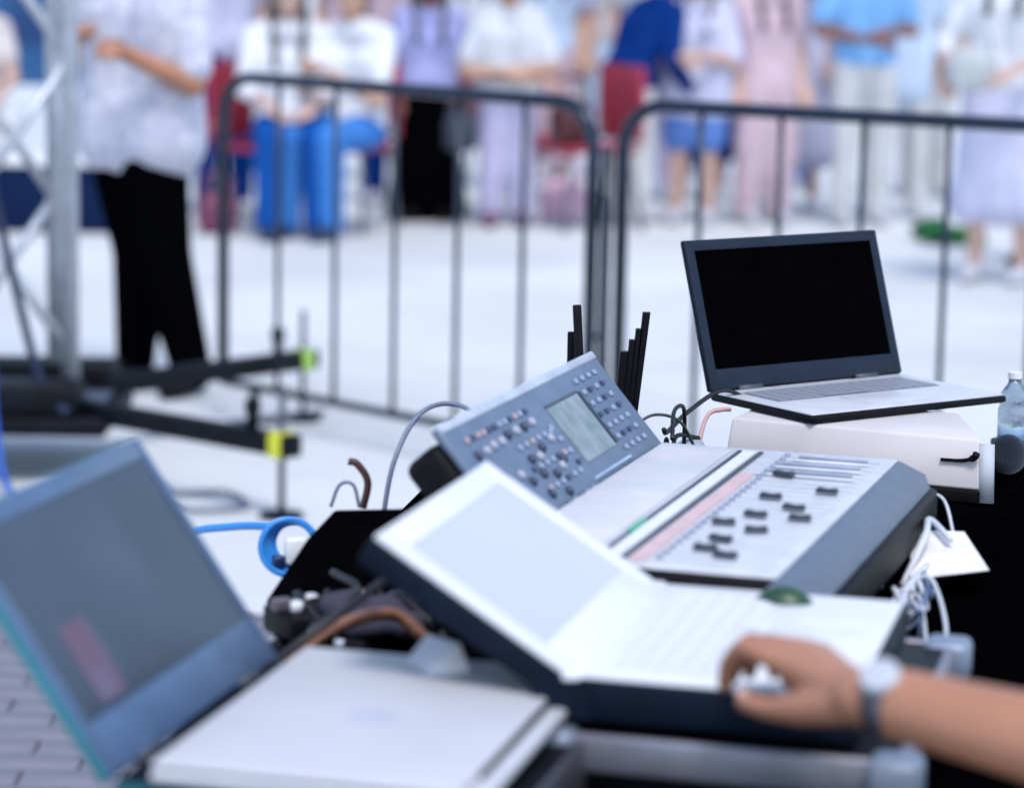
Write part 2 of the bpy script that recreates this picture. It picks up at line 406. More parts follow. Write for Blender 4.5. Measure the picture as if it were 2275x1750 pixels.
LILAC = mm('lilac_pattern_shirt', (.52, .52, .64), rough=.95, var=.12, scale=26, bump=.35, bscale=18, spec=.2, c2=(.62, .62, .69))
WHITE = cloth('white_cotton', (.66, .67, .71)); PALE = cloth('pale_lavender_cloth', (.52, .52, .66)); GREY = cloth('grey_tee', (.55, .57, .60))
BLUEBL = cloth('periwinkle_blouse', (.34, .36, .62)); NAVY = cloth('navy_jacket', (.005, .03, .16)); JEANS = cloth('blue_jeans', (.010, .075, .30))
JEANS2 = cloth('light_jeans', (.045, .19, .52)); BLACKT = cloth('black_trousers', (.0015, .0016, .0022)); LILT = cloth('lilac_trousers', (.50, .47, .64))
PINK = cloth('pink_cloth', (.54, .40, .45)); CREAM = cloth('cream_cloth', (.55, .55, .55)); SKY = cloth('light_blue_shirt', (.20, .42, .74)); PALEB = cloth('pale_blue_cloth', (.50, .60, .74))
DENIM = cloth('denim_shorts', (.10, .20, .50)); BEIGE = cloth('beige_cloth', (.55, .50, .48))
SH_W = mm('pale_shoe', (.45, .45, .5), .6); SH_R = mm('plum_shoe', (.16, .06, .12), .6); SH_N = mm('navy_shoe', (.01, .025, .07), .6)

# the man by the truss
person((-1.26, 9.5, 0), R(-30), 'person in lilac patterned shirt and black trousers, forearm raised, beside the truss', LILAC, BLACKT, sk='a', voxel=.012, sleeve=.85, hem=.75, group='people at the sound desk side',
       build_wide=1.28, leg_wide=1.28,
       world_J=dict(hipL=(-1.225, 9.46, .86), hipR=(-1.345, 9.54, .85), kneeL=(-1.185, 9.42, .47), kneeR=(-1.275, 9.56, .48), ankL=(-1.085, 9.42, .085), ankR=(-1.31, 9.66, .085),
                    pel=(-1.265, 9.5, .93), waist=(-1.265, 9.5, 1.08), chest=(-1.255, 9.5, 1.27), shL=(-1.09, 9.42, 1.40), shR=(-1.41, 9.60, 1.41), neck=(-1.25, 9.5, 1.46), head=(-1.27, 9.48, 1.60),
                    elL=(-1.068, 9.32, 1.05), wrL=(-1.335, 9.22, 1.18), elR=(-1.50, 9.70, 1.12), wrR=(-1.46, 9.48, 1.2), hdL=(-.07, -.0, .06)))
wt = MB().cone((-1.322, 9.224, 1.174), (-1.300, 9.231, 1.163), .034, n=20)
tag(wt.build('wristwatch', black, bevel=.003), 'black wristwatch on the raised forearm of the person by the truss', 'watch')

# seated row
person((-1.20, 14.75, 0), R(8), 'person in white shirt and dark blue jeans seated on the leftmost red chair', WHITE, JEANS, 'sit', 'b', hair_m, True, sleeve=1.4, shoe=SH_N)
chair((-1.30, 14.85, 0), R(60), 'red chair under the person in white with dark blue jeans')
person((-.86, 14.75, 0), R(-28), 'person in white shirt and light blue jeans seated with hands raised to the chest', WHITE, JEANS2, 'sit', 'd', hair_b, False, sleeve=.7, shoe=SH_N,
       J=dict(wrL=(.02, -.30, .86), wrR=(-.08, -.30, .84), elR=(-.24, -.12, .70), elL=(.22, -.12, .70)))
chair((-.92, 14.95, 0), R(-20), 'red chair under the person in white with light blue jeans')
person((-.49, 15.5, 0), R(4), 'person in periwinkle blouse and long black skirt with dark hair', BLUEBL, BLACKT, 'stand', 'c', hair_m, True, sleeve=1.3, hem=.66, lower='skirt', legs_to=.06, shoe=black, h=1.34)
person((-.05, 15.3, 0), R(0), 'person in grey tee and lilac trousers with folded forearms', GREY, LILT, 'stand', 'd', hair_b, False, sleeve=.8, shoe=SH_R, h=1.36, hem=.66, build_wide=1.1,
       J=dict(wrL=(-.10, -.20, .84), wrR=(.16, -.22, .80), elL=(.25, -.06, .85), elR=(-.25, -.06, .84)))
chair((-.02, 15.9, 0), R(20), 'red chair behind the person in grey tee and lilac trousers')
person((.62, 15.6, 0), R(120), 'person in navy jacket leaning over beside the bare red chair back', NAVY, CREAM, 'stand', 'b', hair_b, False, sleeve=1.9, shoe=SH_W, h=1.45, hem=.74,
       J=dict(chest=(.02, -.10, 1.07), waist=(0, -.03, .92), shL=(.18, -.16, 1.16), shR=(-.18, -.16, 1.15), neck=(0, -.18, 1.22), head=(0, -.24, 1.35), elL=(.26, -.12, .92), elR=(-.26, -.1, .90), wrL=(.24, -.28, .76), wrR=(-.24, -.26, .72)))
chair((.36, 15.2, 0), R(-62), 'unoccupied red chair seen between the two barriers, holding a maroon bag')
person((.98, 15.6, 0), R(-10), 'person in pale lavender blouse and denim shorts with bare legs', PALE, DENIM, 'stand', 'b', hair_b, True, sleeve=.9, hem=.56, lower='shorts', shoe=SH_W, h=1.42, build_wide=1.15,
       J=dict(wrL=(.05, -.22, .94), wrR=(-.05, -.22, .90), elL=(.22, -.06, .90), elR=(-.22, -.06, .90)))
person((1.38, 15.7, 0), R(15), 'person with long dark hair in a pink blouse and pink trousers', PINK, PINK, 'stand', 'b', hair_m, True, sleeve=.4, hem=.60, shoe=SH_W, h=1.48, leg_wide=1.3)
person((1.63, 16.5, 0), R(-20), 'person in pale lavender dress standing behind the one in pink', PALE, PALE, 'stand', 'b', hair_m, True, sleeve=.5, hem=.7, lower='skirt', legs_to=.35, shoe=SH_W)
person((1.92, 15.7, 0), R(10), 'person in light blue shirt and cream trousers, forearms crossed at the waist', SKY, CREAM, 'stand', 'c', hair_m, False, sleeve=.8, hem=1.0, shoe=SH_W,
       J=dict(elL=(.27, .0, 1.08), elR=(-.27, .0, 1.08), wrL=(.04, -.22, 1.08), wrR=(-.02, -.22, 1.03)))
person((2.20, 16.2, 0), R(0), 'person in pale blue long shirt standing between the cream trousers and the white blouse', PALEB, CREAM, 'stand', 'c', hair_m, False, sleeve=.8, hem=.62, shoe=SH_W)
person((2.26, 13.1, 0), R(-25), 'person in loose white blouse and long lavender skirt at the right edge', WHITE, PALE, 'stand', 'b', hair_m, True, sleeve=1.3, hem=.85, lower='skirt', legs_to=.38, shoe=SH_W,
       J=dict(wrL=(.10, -.25, 1.0), wrR=(-.20, -.25, .96), elL=(.28, -.03, 1.1), elR=(-.28, -.03, 1.1)))
person((2.62, 13.7, 0), R(-60), 'person in black trousers cut by the right edge of the picture', WHITE, BLACKT, 'stand', 'b', hair_m, False, sleeve=.5, shoe=black)
person((-2.98, 15.35, 0), R(20), 'person in beige seated behind the navy case at the left edge', BEIGE, CREAM, 'sit', 'b', hair_b, False, sleeve=.6, shoe=SH_W, seat=.44)
# second row, farther back
row2 = [(-1.75, 17.4, 20, WHITE, JEANS2, 'trousers', 'person in white with light jeans standing far back beside the lilac-shirted person'),
        (-1.05, 18.0, -15, PINK, CREAM, 'trousers', 'person in pink top standing behind the two seated in jeans'),
        (-.30, 17.8, 10, WHITE, PALEB, 'skirt', 'person in white top and pale blue skirt behind the periwinkle blouse'),
        (.25, 18.2, 0, PALE, CREAM, 'trousers', 'person in pale lavender top standing behind the grey tee'),
        (.62, 18.6, 25, BEIGE, PALEB, 'trousers', 'person in beige top standing behind the navy jacket'),
        (1.25, 18.8, -20, WHITE, JEANS, 'trousers', 'person in white top and blue jeans behind the pink blouse'),
        (2.55, 17.6, 15, WHITE, CREAM, 'trousers', 'person in white top and cream trousers behind the white blouse'),
        (3.05, 16.5, -5, PALEB, PALE, 'skirt', 'person in pale blue top and lavender skirt at the far right')]
row2 += [(-1.62, 15.6, 30, PALE, NAVY, 'trousers', 'person in pale top and navy trousers between the lilac shirt and the left barrier end'),
         (-.72, 16.4, -10, PINK, NAVY, 'trousers', 'person in pink top and navy trousers behind the light-jeans sitter'),
         (.16, 16.9, 12, PALEB, PINK, 'skirt', 'person in pale blue top and pink skirt behind the grey tee and the maroon bag'),
         (1.12, 17.0, -25, WHITE, NAVY, 'skirt', 'person in white top and navy skirt between the denim shorts and the pink blouse'),
         (1.75, 17.9, 18, PALE, JEANS2, 'trousers', 'person in pale top and light jeans behind the light blue shirt'),
         (.80, 16.9, 5, GREY, LILT, 'trousers', 'person in grey top and lilac trousers behind the denim shorts')]
for x, y, a, tp, bt, lw, lb in row2:
    person((x, y, 0), R(a), lb, tp, bt, 'stand', random.choice('bd'), random.choice((hair_m, hair_b)), lw == 'skirt', sleeve=.6, lower=lw, legs_to=.35 if lw == 'skirt' else 1., shoe=SH_W, h=random.uniform(1.58, 1.74), voxel=.022)

# things among the crowd
def bag(loc, size, m, rz, label, strap=True):
    t = empty('bag', loc, rz, label, 'bag')
    b = MB(); sx, sy, sz = size
    b.ell((0, 0, sz * .45), (sx / 2, sy / 2, sz * .5)); b.box((0, 0, sz * .4), (sx * .8, sy * .8, sz * .7)); b.remesh('pouch', m, t, .015, 5)
    if strap: MB().tube([(-sx * .35, 0, sz * .75), (-sx * .25, 0, sz * 1.25), (sx * .25, 0, sz * 1.25), (sx * .35, 0, sz * .75)], .011).build('handle', m, t, smooth=True)
bag((.29, 15.12, .458), (.26, .2, .28), mm('maroon_leather', (.06, .008, .012), .5), R(20), 'maroon leather bag on the seat of the unoccupied red chair')
bag((.26, 15.6, 0), (.28, .2, .26), mm('pink_white_bag', (.66, .42, .56), .7), R(-10), 'pink shopping bag on the ground behind the unoccupied red chair')
bag((-.30, 15.0, .42), (.2, .14, .24), mm('charcoal_bag', (.03, .04, .06), .7), R(30), 'charcoal bag held at the side of the long black skirt')
bag((2.06, 12.85, .90), (.26, .16, .22), mm('grey_bag', (.40, .43, .44), .7), R(10), 'grey handbag carried by the person in the loose white blouse')
bag((-1.55, 14.6, 0), (.24, .18, .24), mm('plum_bag', (.14, .03, .07), .6), R(15), 'plum bag on the ground behind the lilac-shirted person')
gt = MB(); random.seed(3)
for k in range(40):
    x, y = random.uniform(-.18, .22), random.uniform(-.3, .3); gt.ell((x, y, .05 + (.10 if x < -.05 else 0) * random.random()), (.07, .08, .06), None, 8, 6)
gt.remesh('green_mat', mm('green_turf', (.008, .11, .03), .9, var=.4, scale=30, bump=.6, bscale=150), None, .014, 2)
o = bpy.data.objects['green_mat']; o.location = (2.30, 14.9, 0); o.scale = (.75, .8, .62); tag(o, 'crumpled green mat on the ground behind the right barrier', 'mat')
# navy case with white lid behind the truss
t = empty('equipment_case', (-2.6, 14.75, 0), 0, 'navy case with white lid behind the truss tower', 'case')
MB().box((0, 0, .17), (1.1, .5, .34)).build('body', cloth('navy_case_cloth', (.008, .018, .055)), t, bevel=.015)
MB().box((0, 0, .365), (1.14, .54, .045)).build('lid', white_pl, t, bevel=.01)
# blue banner
t = empty('banner', (-2.95, 17.4, 0), R(3), 'deep blue banner board behind the truss tower', 'banner')
MB().box((0, 0, 1.35), (1.7, .03, 1.5)).build('panel', mm('banner_blue', (.01, .07, .27), .6, var=.5, scale=1.5, c2=(.03, .17, .38)), t, bevel=.005)
for sx in (-.7, .7):
    MB().box((sx, .03, .85), (.05, .03, 1.7)).build('post', steel, t); MB().box((sx, .03, .02), (.06, .6, .03)).build('foot', steel, t)

# ================================================================= DESK
UC = math.atan2(.954, .30)
def frame(phi): return V((math.cos(phi), math.sin(phi), 0)), V((math.sin(phi), -math.cos(phi), 0))
# black draped table: top plus cloth with folds down to the ground
u_, v_ = frame(R(81))
tb = empty('draped_table', (.12, 2.75, 0), R(81), 'long table under a black floor-length cloth carrying the mixing desk', 'table')
def drape(x0, x1, y0, y1, zt, nm, parent):
    mb = MB(); per = []; N = 60
    for (ax, ay, bx, by) in ((x0, y0, x1, y0), (x1, y0, x1, y1), (x1, y1, x0, y1), (x0, y1, x0, y0)):
        ln = math.hypot(bx - ax, by - ay); k = int(ln / .025)
        for i in range(k):
            f = i / k; per.append((ax + (bx - ax) * f, ay + (by - ay) * f, (by - ay) / ln, -(bx - ax) / ln))
    n_ = len(per); rows = [0, .02, .12, .3, .5, .7, .84]
    vs = []
    for r_, dz in enumerate(rows):
        for i, (x, y, nx, ny) in enumerate(per):
            a = min(1, dz / .3) * (.012 + .010 * math.sin(i * .11)); o_ = a * (math.sin(i * .42) + .6 * math.sin(i * .97 + 1)) + dz * .03
            if r_ == 0: o_ = -.006
            vs.append((x + nx * o_, y + ny * o_, zt - dz + (-.004 if r_ == 1 else 0)))
    fs = [(r_ * n_ + i, r_ * n_ + (i + 1) % n_, (r_ + 1) * n_ + (i + 1) % n_, (r_ + 1) * n_ + i) for r_ in range(len(rows) - 1) for i in range(n_)]
    mb.add(vs, fs); top = list(range(n_)); mb.f.append(tuple(top))
    return mb.build(nm, black_cloth, parent, smooth=True)
drape(-.85, .95, -.48, .36, .85, 'tablecloth', tb)
MB().box((.05, -.06, .825), (1.74, .8, .03)).build('table_top', dark_grey, tb)
for sx in (-.75, .85):
    for sy in (-.40, .28): MB().box((sx, sy, .405), (.04, .04, .81)).build('leg', steel, tb)

# ---------------------------------------------------------------- laptops
def slab(mb, x0, x1, y0, y1, z0, z1): return mb.box(((x0 + x1) / 2, (y0 + y1) / 2, (z0 + z1) / 2), (x1 - x0, y1 - y0, z1 - z0))
def laptop(loc, phi, wd, dp, lid, ang, tk, lk, mats, label, keys=(5, 13), bez=(.012, .016, .03)):
    body_m, deck_m, key_m, lid_m, bez_m, scr_m = mats
    t = empty('laptop', loc, phi, label, 'laptop', 'laptops on the desk')
    slab(MB(), 0, wd, -dp, 0, 0, tk - .002).build('base', body_m, t, bevel=.004)
    slab(MB(), .004, wd - .004, -dp + .004, -.004, tk - .003, tk).build('deck', deck_m, t, bevel=.001)
    kb = slab(MB(), .03, wd - .03, -dp * .52, -.028, tk, tk + .0006).build('keyboard', key_m if keys else deck_m, t)
    if keys:
        nr, nc = keys; kw = (wd - .066) / nc; kh = (dp * .52 - .034) / nr
        kme = None
        for r_ in range(nr):
            for c_ in range(nc):
                if r_ == nr - 1 and 3 < c_ < 8: continue
                if kme is None:
                    ko = MB().box((0, 0, .0007), (kw * .88, kh * .88, .0014)).build('key', key_m, kb, bevel=.0006); kme = ko
                else:
                    ko = kme.copy(); col.objects.link(ko)
                ko.location = (.033 + kw * (c_ + .5), -.031 - kh * (r_ + .5), tk + .0006)
        sp_ = MB().box((0, 0, .0013), (kw * 3.9, kh * .88, .0014)).build('key', key_m, kb, bevel=.0006); sp_.location = (.033 + kw * 6, -.031 - kh * (nr - .5), tk + .0006)
        slab(MB(), wd * .36, wd * .64, -dp + .018, -dp * .56, tk, tk + .0008).build('trackpad', deck_m, t, bevel=.0003)
    # lid frame: x along hinge, y up the lid, z out of the screen
    a = R(ang); ey = V((0, -math.cos(a), math.sin(a))); ez = V((0, -math.sin(a), -math.cos(a)))
    if ez.y > 0: ez = -ez
    ld = slab(MB(), 0, wd, 0, lid, -lk, -.0015).build('lid', lid_m, t, bevel=.004)
    mt = M(((1, 0, 0, 0), (0, ey.y, ez.y, .0), (0, ey.z, ez.z, tk), (0, 0, 0, 1))); ld.matrix_local = mt
    bs, bt_, bb = bez
    f = MB(); slab(f, .002, bs, .002, lid - .002, -.002, .0015); slab(f, wd - bs, wd - .002, .002, lid - .002, -.002, .0015)
    slab(f, bs, wd - bs, .002, bb, -.002, .0014); slab(f, bs, wd - bs, lid - bt_, lid - .002, -.002, .0014); f.build('bezel', bez_m, ld, bevel=.0005)
    slab(MB(), bs, wd - bs, bb, lid - bt_, -.002, .0).build('screen', scr_m, ld)
    for x in (wd * .2, wd * .8): MB().cone((x - .02, 0, tk), (x + .02, 0, tk), .0055).build('hinge', dark_grey, t, smooth=True)
    return t, ld

# white laptop (hand on it), on an aluminium-edged flight case
uM, vM = frame(math.atan2(.969, .248)); pM = math.atan2(.969, .248)
scrM = mm('pale_screen', (.52, .53, .55), .25, var=.02, scale=5)
lm, ldm = laptop((.05, 2.257, .912), pM, .362, .24, .20, 148, .038, .028, (navy_pl, white_pl, white_key, navy_pl, white_pl, scrM),
       'open white laptop with navy underside under the typing hand', bez=(.03, .028, .03))
for o in [c for c in lm.children if c.name.startswith('hinge')]: bpy.data.objects.remove(o)
slab(MB(), .001, .361, -.012, .012, .018, .0405).build('hinge_cover', white_pl, lm, bevel=.004)
slab(MB(), -.0015, .0, -.02, .03, .002, .034).build('hinge_end', navy_pl, lm)
fc = empty('flight_case', (.06, 2.257, .853), pM, 'black flight case with aluminium edging under the white laptop', 'flight case')
slab(MB(), .0, .40, -.262, .02, 0, .022).build('body', black, fc, bevel=.002)
e = MB(); slab(e, -.006, .406, -.272, -.262, .018, .05); slab(e, -.006, .406, .02, .03, .018, .05)
slab(e, -.01, .0, -.262, .02, .018, .05); slab(e, .40, .41, -.262, .02, .018, .05); e.build('edge_profile', alu_edge, fc, bevel=.003)
slab(MB(), .0, .40, -.262, .02, .022, .048).build('lid', black, fc, bevel=.001)
for (x, y) in ((-.003, -.264), (.403, -.264), (-.003, .022), (.403, .022)): MB().box((x, y, .034), (.044, .044, .040)).build('corner_bracket', mm('corner_blue_grey', (.22, .27, .35), .5, metal=.3), fc, bevel=.008)

# black-screened laptop on the white board
uR, vR = frame(R(35.2))
lr, _ = laptop((.269, 3.777, .9340), R(35.2), .354, .21, .212, 109, .012, .008, (black, silver, mm('grey_keys', (.22, .24, .28), .5), navy_pl, mm('bezel_blue_grey', (.010, .018, .034), .5, spec=.2), black_gloss),
       'open laptop with black screen on the white case in front of the barrier', keys=(5, 14), bez=(.016, .016, .03))
# left laptop with grey-blue screen
pL = math.atan2(.969, .246)
ms = mm('grey_blue_screen', (.03, .044, .068), .28, var=.3, scale=5, c2=(.045, .064, .092))
ll, ldl = laptop((-.299, 2.068, .898), pL, .385, .26, .235, 125, .014, .012, (mm('teal_shell', (.004, .07, .09), .45), black, black, mm('teal_lid', (.01, .16, .20), .4), mm('bezel_steel_blue', (.07, .12, .22), .4), ms),
       'open laptop with grey-blue screen at the lower left', keys=None, bez=(.014, .02, .045))
slab(MB(), .055, .105, .052, .120, 0, .0006).build('reflection_patch', mm('red_reflection', (.15, .06, .11), .3, var=.3, scale=14, c2=(.12, .10, .16)), ldl)  # pinkish reflection on the screen, painted as a flat coloured patch
cl = empty('laptop', (-.293, 2.062, .9135), pL, 'closed silver laptop with a faint round mark lying across the lower-left laptop', 'laptop', 'laptops on the desk')
slab(MB(), .0, .375, -.285, -.024, .0, .0085).build('base', silver, cl, bevel=.003)
slab(MB(), .002, .373, -.268, -.024, .010, .0165).build('lid', mm('silver_lid', (.50, .50, .53), .5, metal=.0, var=.03, scale=8), cl, bevel=.004)
slab(MB(), .06, .31, -.271, -.267, .0075, .0135).build('slot', black, cl)
MB().lathe((.17, -.15, .0165), [(.022, 0), (.022, .0003)], 24).build('mark', mm('faint_mark', (.43, .44, .50), .45), cl)
MB()
st = empty('equipment_case', (-.30, 2.05, .852), pL, 'black low case under the two lower-left laptops', 'case')
slab(MB(), .0, .40, -.30, -.004, 0, .045).build('body', black, st, bevel=.004)
e = MB(); slab(e, .0, .40, -.306, -.3, .0, .046); e.build('edge_profile', mm('dull_edge', (.10, .10, .12), .5, metal=.5), st, bevel=.001)

# ---------------------------------------------------------------- mixing console
uu, vv = frame(UC); O = uu * 2.545 + vv * -.82
con = empty('mixing_console', (O.x, O.y, .852), UC, 'blue-grey digital mixing console with upright display panel and fader surface', 'mixing console')
# local: x along width, y backwards (panel side +), z up.  local y = -(dv)
ZS = .108; WD = .665
slab(MB(), 0, WD, -.285, .03, 0, ZS - .004).build('chassis', black, con, bevel=.006)
slab(MB(), .003, WD - .003, -.283, -.0, ZS - .004, ZS).build('surface', grey_lt, con, bevel=.002)
slab(MB(), .02, WD - .03, -.092, -.006, ZS, ZS + .002).build('label_strip', mm('pale_strip', (.58, .60, .61), .5, var=.10, scale=14, c2=(.63, .59, .61)), con, bevel=.001)
slab(MB(), .02, WD - .03, -.104, -.100, ZS, ZS + .0025).build('channel_rule', dark_grey, con)
slab(MB(), .02, WD - .03, -.122, -.106, ZS, ZS + .002).build('meter_strip', white_pl, con)
slab(MB(), .02, WD - .03, -.130, -.125, ZS, ZS + .0025).build('channel_rule', dark_grey, con)
slab(MB(), .14, .20, -.1055, -.0995, ZS, ZS + .004).build('level_meter', mm('green_meter', (.02, .35, .18), .4), con)
slab(MB(), .02, .50, -.150, -.134, ZS, ZS + .002).build('pink_strip', mm('pink_scribble_strip', (.60, .42, .42), .5, var=.08, scale=30), con)
slotm = mm('fader_slot', (.42, .44, .48), .6)
fad = [(.095 - .015, .194), (.061, .22), (.218, .182), (.140, .198), (.186, .222), (.356, .198), (.273, .204), (.309, .234), (.260, .251), (.410, .249), (.50, .184)]
for k in range(24):
    x = .035 + k * .0255
    slab(MB(), x - .0008, x + .0008, -.27, -.155, ZS, ZS + .0007).build('fader_slot', slotm, con)
capm = MB()
capm.add([(-.0055, -.0125, 0), (.0055, -.0125, 0), (.0055, .0125, 0), (-.0055, .0125, 0), (-.0055, -.0105, .0055), (.0055, -.0105, .0055), (.0055, .0105, .0055), (-.0055, .0105, .0055), (-.0055, 0, .004), (.0055, 0, .004)],
         [(0, 3, 2, 1), (0, 1, 5, 4), (2, 3, 7, 6), (4, 5, 9, 8), (8, 9, 6, 7), (0, 4, 8, 7, 3), (1, 2, 6, 9, 5)])
fo = None
for (x, d) in fad:
    x = .035 + round((x - .035) / .0255) * .0255 + random.uniform(-.003, .003)
    if fo is None: fo = capm.build('fader_cap', mm('fader_black', (.03, .033, .05), .5), con, bevel=.0008); o = fo
    else: o = fo.copy(); col.objects.link(o)
    o.location = (x, -d, ZS + .003); o.rotation_euler.z = random.uniform(-.25, .25)
bme = None
for k in range(24):           # channel buttons at the far end of the strips, and encoder row
    x = .035 + k * .0255
    for dd, m_ in ((.160, 'a'),):
        if bme is None: bme = MB().box((0, 0, .002), (.010, .006, .004)).build('channel_button', mm('button_grey', (.30, .33, .42), .5), con, bevel=.0008); o = bme
        else: o = bme.copy(); col.objects.link(o)
        o.location = (x + .006, -dd, ZS)
for k in range(6):
    x = .50 + k * .024
    slab(MB(), x, x + .006, -.262 + .006 * (k % 2), -.15 - .005 * k, ZS + .001, ZS + .003).build('scribble_strip', (mm('strip_pale', (.62, .64, .68), .5), mm('slate_strip', (.30, .34, .44), .5))[k % 2], con, bevel=.0006)
# armrest roll and its end cap
MB().add([(-.045, -.328, ZS - .04), (WD, -.328, ZS - .04), (WD, -.279, ZS - .04), (-.045, -.279, ZS - .04), (-.045, -.317, ZS - .014), (WD, -.317, ZS - .014), (WD, -.281, ZS + .002), (-.045, -.281, ZS + .002)],
         [(0, 3, 2, 1), (4, 5, 6, 7), (0, 1, 5, 4), (2, 3, 7, 6), (1, 2, 6, 5), (3, 0, 4, 7)]).build('armrest', mm('armrest_grey', (.105, .135, .185), .55, var=.08, scale=60, bump=.15, bscale=300), con, bevel=.009, seg=3)
slab(MB(), -.045, WD, -.332, -.28, ZS - .075, ZS - .03).build('front_rail', black, con, bevel=.006)
MB().ell((-.046, -.302, ZS - .020), (.022, .030, .024)).build('end_cap', mm('green_cap', (.015, .06, .025), .4), con, smooth=True)
# upright panel
th = R(131); ey = V((0, -math.cos(th), math.sin(th))); ez = V((0, -math.sin(th), -math.cos(th)))
if ez.y > 0: ez = -ez
PX = .115; PW = .57; PH = .146
pn = slab(MB(), 0, PW, -.012, PH, -.012, 0).build('display_panel', grey_pl, con, bevel=.006, seg=3)
pn.matrix_local = M(((1, 0, 0, PX), (0, ey.y, ez.y, 0), (0, ey.z, ez.z, ZS - .010), (0, 0, 0, 1)))
slab(MB(), -.004, PW - .004, -.03, PH - .012, -.06, -.0125).build('rear_housing', black, pn, bevel=.012, seg=3)
slab(MB(), .002, PW - .002, PH - .010, PH + .001, -.0118, .0015).build('top_trim', mm('panel_trim', (.42, .46, .54), .4), pn, bevel=.002)
slab(MB(), .302, .422, .034, .109, -.001, .0012).build('screen', mm('lcd_pale', (.17, .24, .235), .3, var=.2, scale=40, c2=(.25, .28, .31)), pn)
slab(MB(), .423, .431, .036, .110, 0, .0022).build('screen_edge', mm('ink_blue', (.004, .012, .03), .4), pn)
slab(MB(), .302, .423, .1095, .1125, 0, .002).build('screen_edge', dark_grey, pn)
slab(MB(), .297, .435, .004, .009, 0, .002).build('card_slot', mm('ink_blue', (.004, .012, .03), .4), pn)
slab(MB(), .29, .44, .013, .016, 0, .0015).build('highlight_rule', mm('panel_rule', (.36, .44, .60), .4), pn)
kn = None
for (s_, t_) in [(.097, .099), (.125, .100), (.153, .100), (.181, .101), (.209, .102), (.237, .103), (.265, .104), (.293, .105), (.219, .069), (.245, .066), (.271, .075), (.309, .079), (.224, .048), (.255, .042), (.284, .044), (.255, .016), (.305, .050), (.205, .025), (.165, .06), (.14, .04), (.185, .045), (.12, .065)]:
    if kn is None:
        kn = MB().lathe((0, 0, 0), [(.0058, 0), (.0055, .002), (.0045, .005), (.003, .0055)], 12).build('knob', mm('knob_dark', (.03, .045, .09), .4), pn, smooth=True); o = kn
    else: o = kn.copy(); col.objects.link(o)
    if random.random() < .3: o.data = o.data.copy(); o.data.materials[0] = mm('knob_pale', (.36, .38, .46), .35)
    o.location = (s_ - .06 + random.uniform(-.003, .003), t_ + random.uniform(-.002, .002), 0)
bl = [mm('button_pale', (.27, .33, .44), .4), mm('button_pink', (.42, .32, .36), .4), mm('button_slate', (.04, .06, .12), .4)]
proto = {}
random.seed(11)
grid = [(.10 + .018 * i, .118) for i in range(12)] + [(.215 + .022 * i, .085) for i in range(6)] + [(.21 + .022 * i, .057) for i in range(6)] + [(.215 + .022 * i, .031) for i in range(6)] + [(.23 + .024 * i, .006) for i in range(5)] + \
       [(.505 + .026 * i, z_) for i in range(4) for z_ in (.122, .106, .09, .074, .058, .042, .026)] + [(.34 - .002 * k, .04 + .016 * k) for k in range(4)]
for (s_, t_) in grid:
    k = random.choice([0, 0, 0, 1, 2, 0]) if s_ < .5 else random.choice([0, 0, 2])
    if k not in proto: proto[k] = MB().box((0, 0, .0015), (.0105, .0062, .003)).build('button', bl[k], pn, bevel=.0007); o = proto[k]
    else: o = proto[k].copy(); col.objects.link(o)
    o.location = (s_ - .06, t_, 0)

# ---------------------------------------------------------------- white board under the black-screened laptop
wb = empty('storage_case', (.277, 3.635, .852), math.atan2(-.135, .325), 'white case with black base strip under the black-screened laptop', 'case')
QF = [(0, 3, 2, 1), (4, 5, 6, 7), (0, 1, 5, 4), (2, 3, 7, 6), (1, 2, 6, 5), (3, 0, 4, 7)]
MB().add([(0, 0, 0), (.345, 0, 0), (.270, .21, 0), (0, .21, 0), (0, 0, .017), (.345, 0, .017), (.270, .21, .017), (0, .21, .017)], QF).build('base_strip', mm('board_dark_edge', (.006, .005, .006), .7, spec=.1), wb, bevel=.002)
MB().add([(.001, .003, .017), (.344, .003, .017), (.269, .209, .017), (.001, .209, .017), (.004, .026, .0800), (.338, .022, .0800), (.265, .209, .0800), (.004, .209, .0800)], QF).build('shell', mm('white_shell', (.57, .525, .52), .65, var=.07, scale=7), wb, bevel=.004)
mb = MB(); mb.cone((.347, .014, .000), (.345, .026, .074), .013, .010, 20); mb.build('rolled_corner', mm('rolled_paper', (.46, .49, .53), .65), wb, smooth=True)
MB().tube([(.290, .010, .052), (.318, .010, .053), (.333, .008, .058), (.337, .006, .064)], [.0022, .0026, .0045, .005], 8, 4).build('latch', black, wb, smooth=True)
pd = empty('pedestal_case', (.30, 3.86, 0), math.atan2(-.136, .321), 'black case standing behind the table under the white case', 'case')
slab(MB(), .0, .40, .0, .12, 0, .848).build('body', black_cloth, pd, bevel=.008)

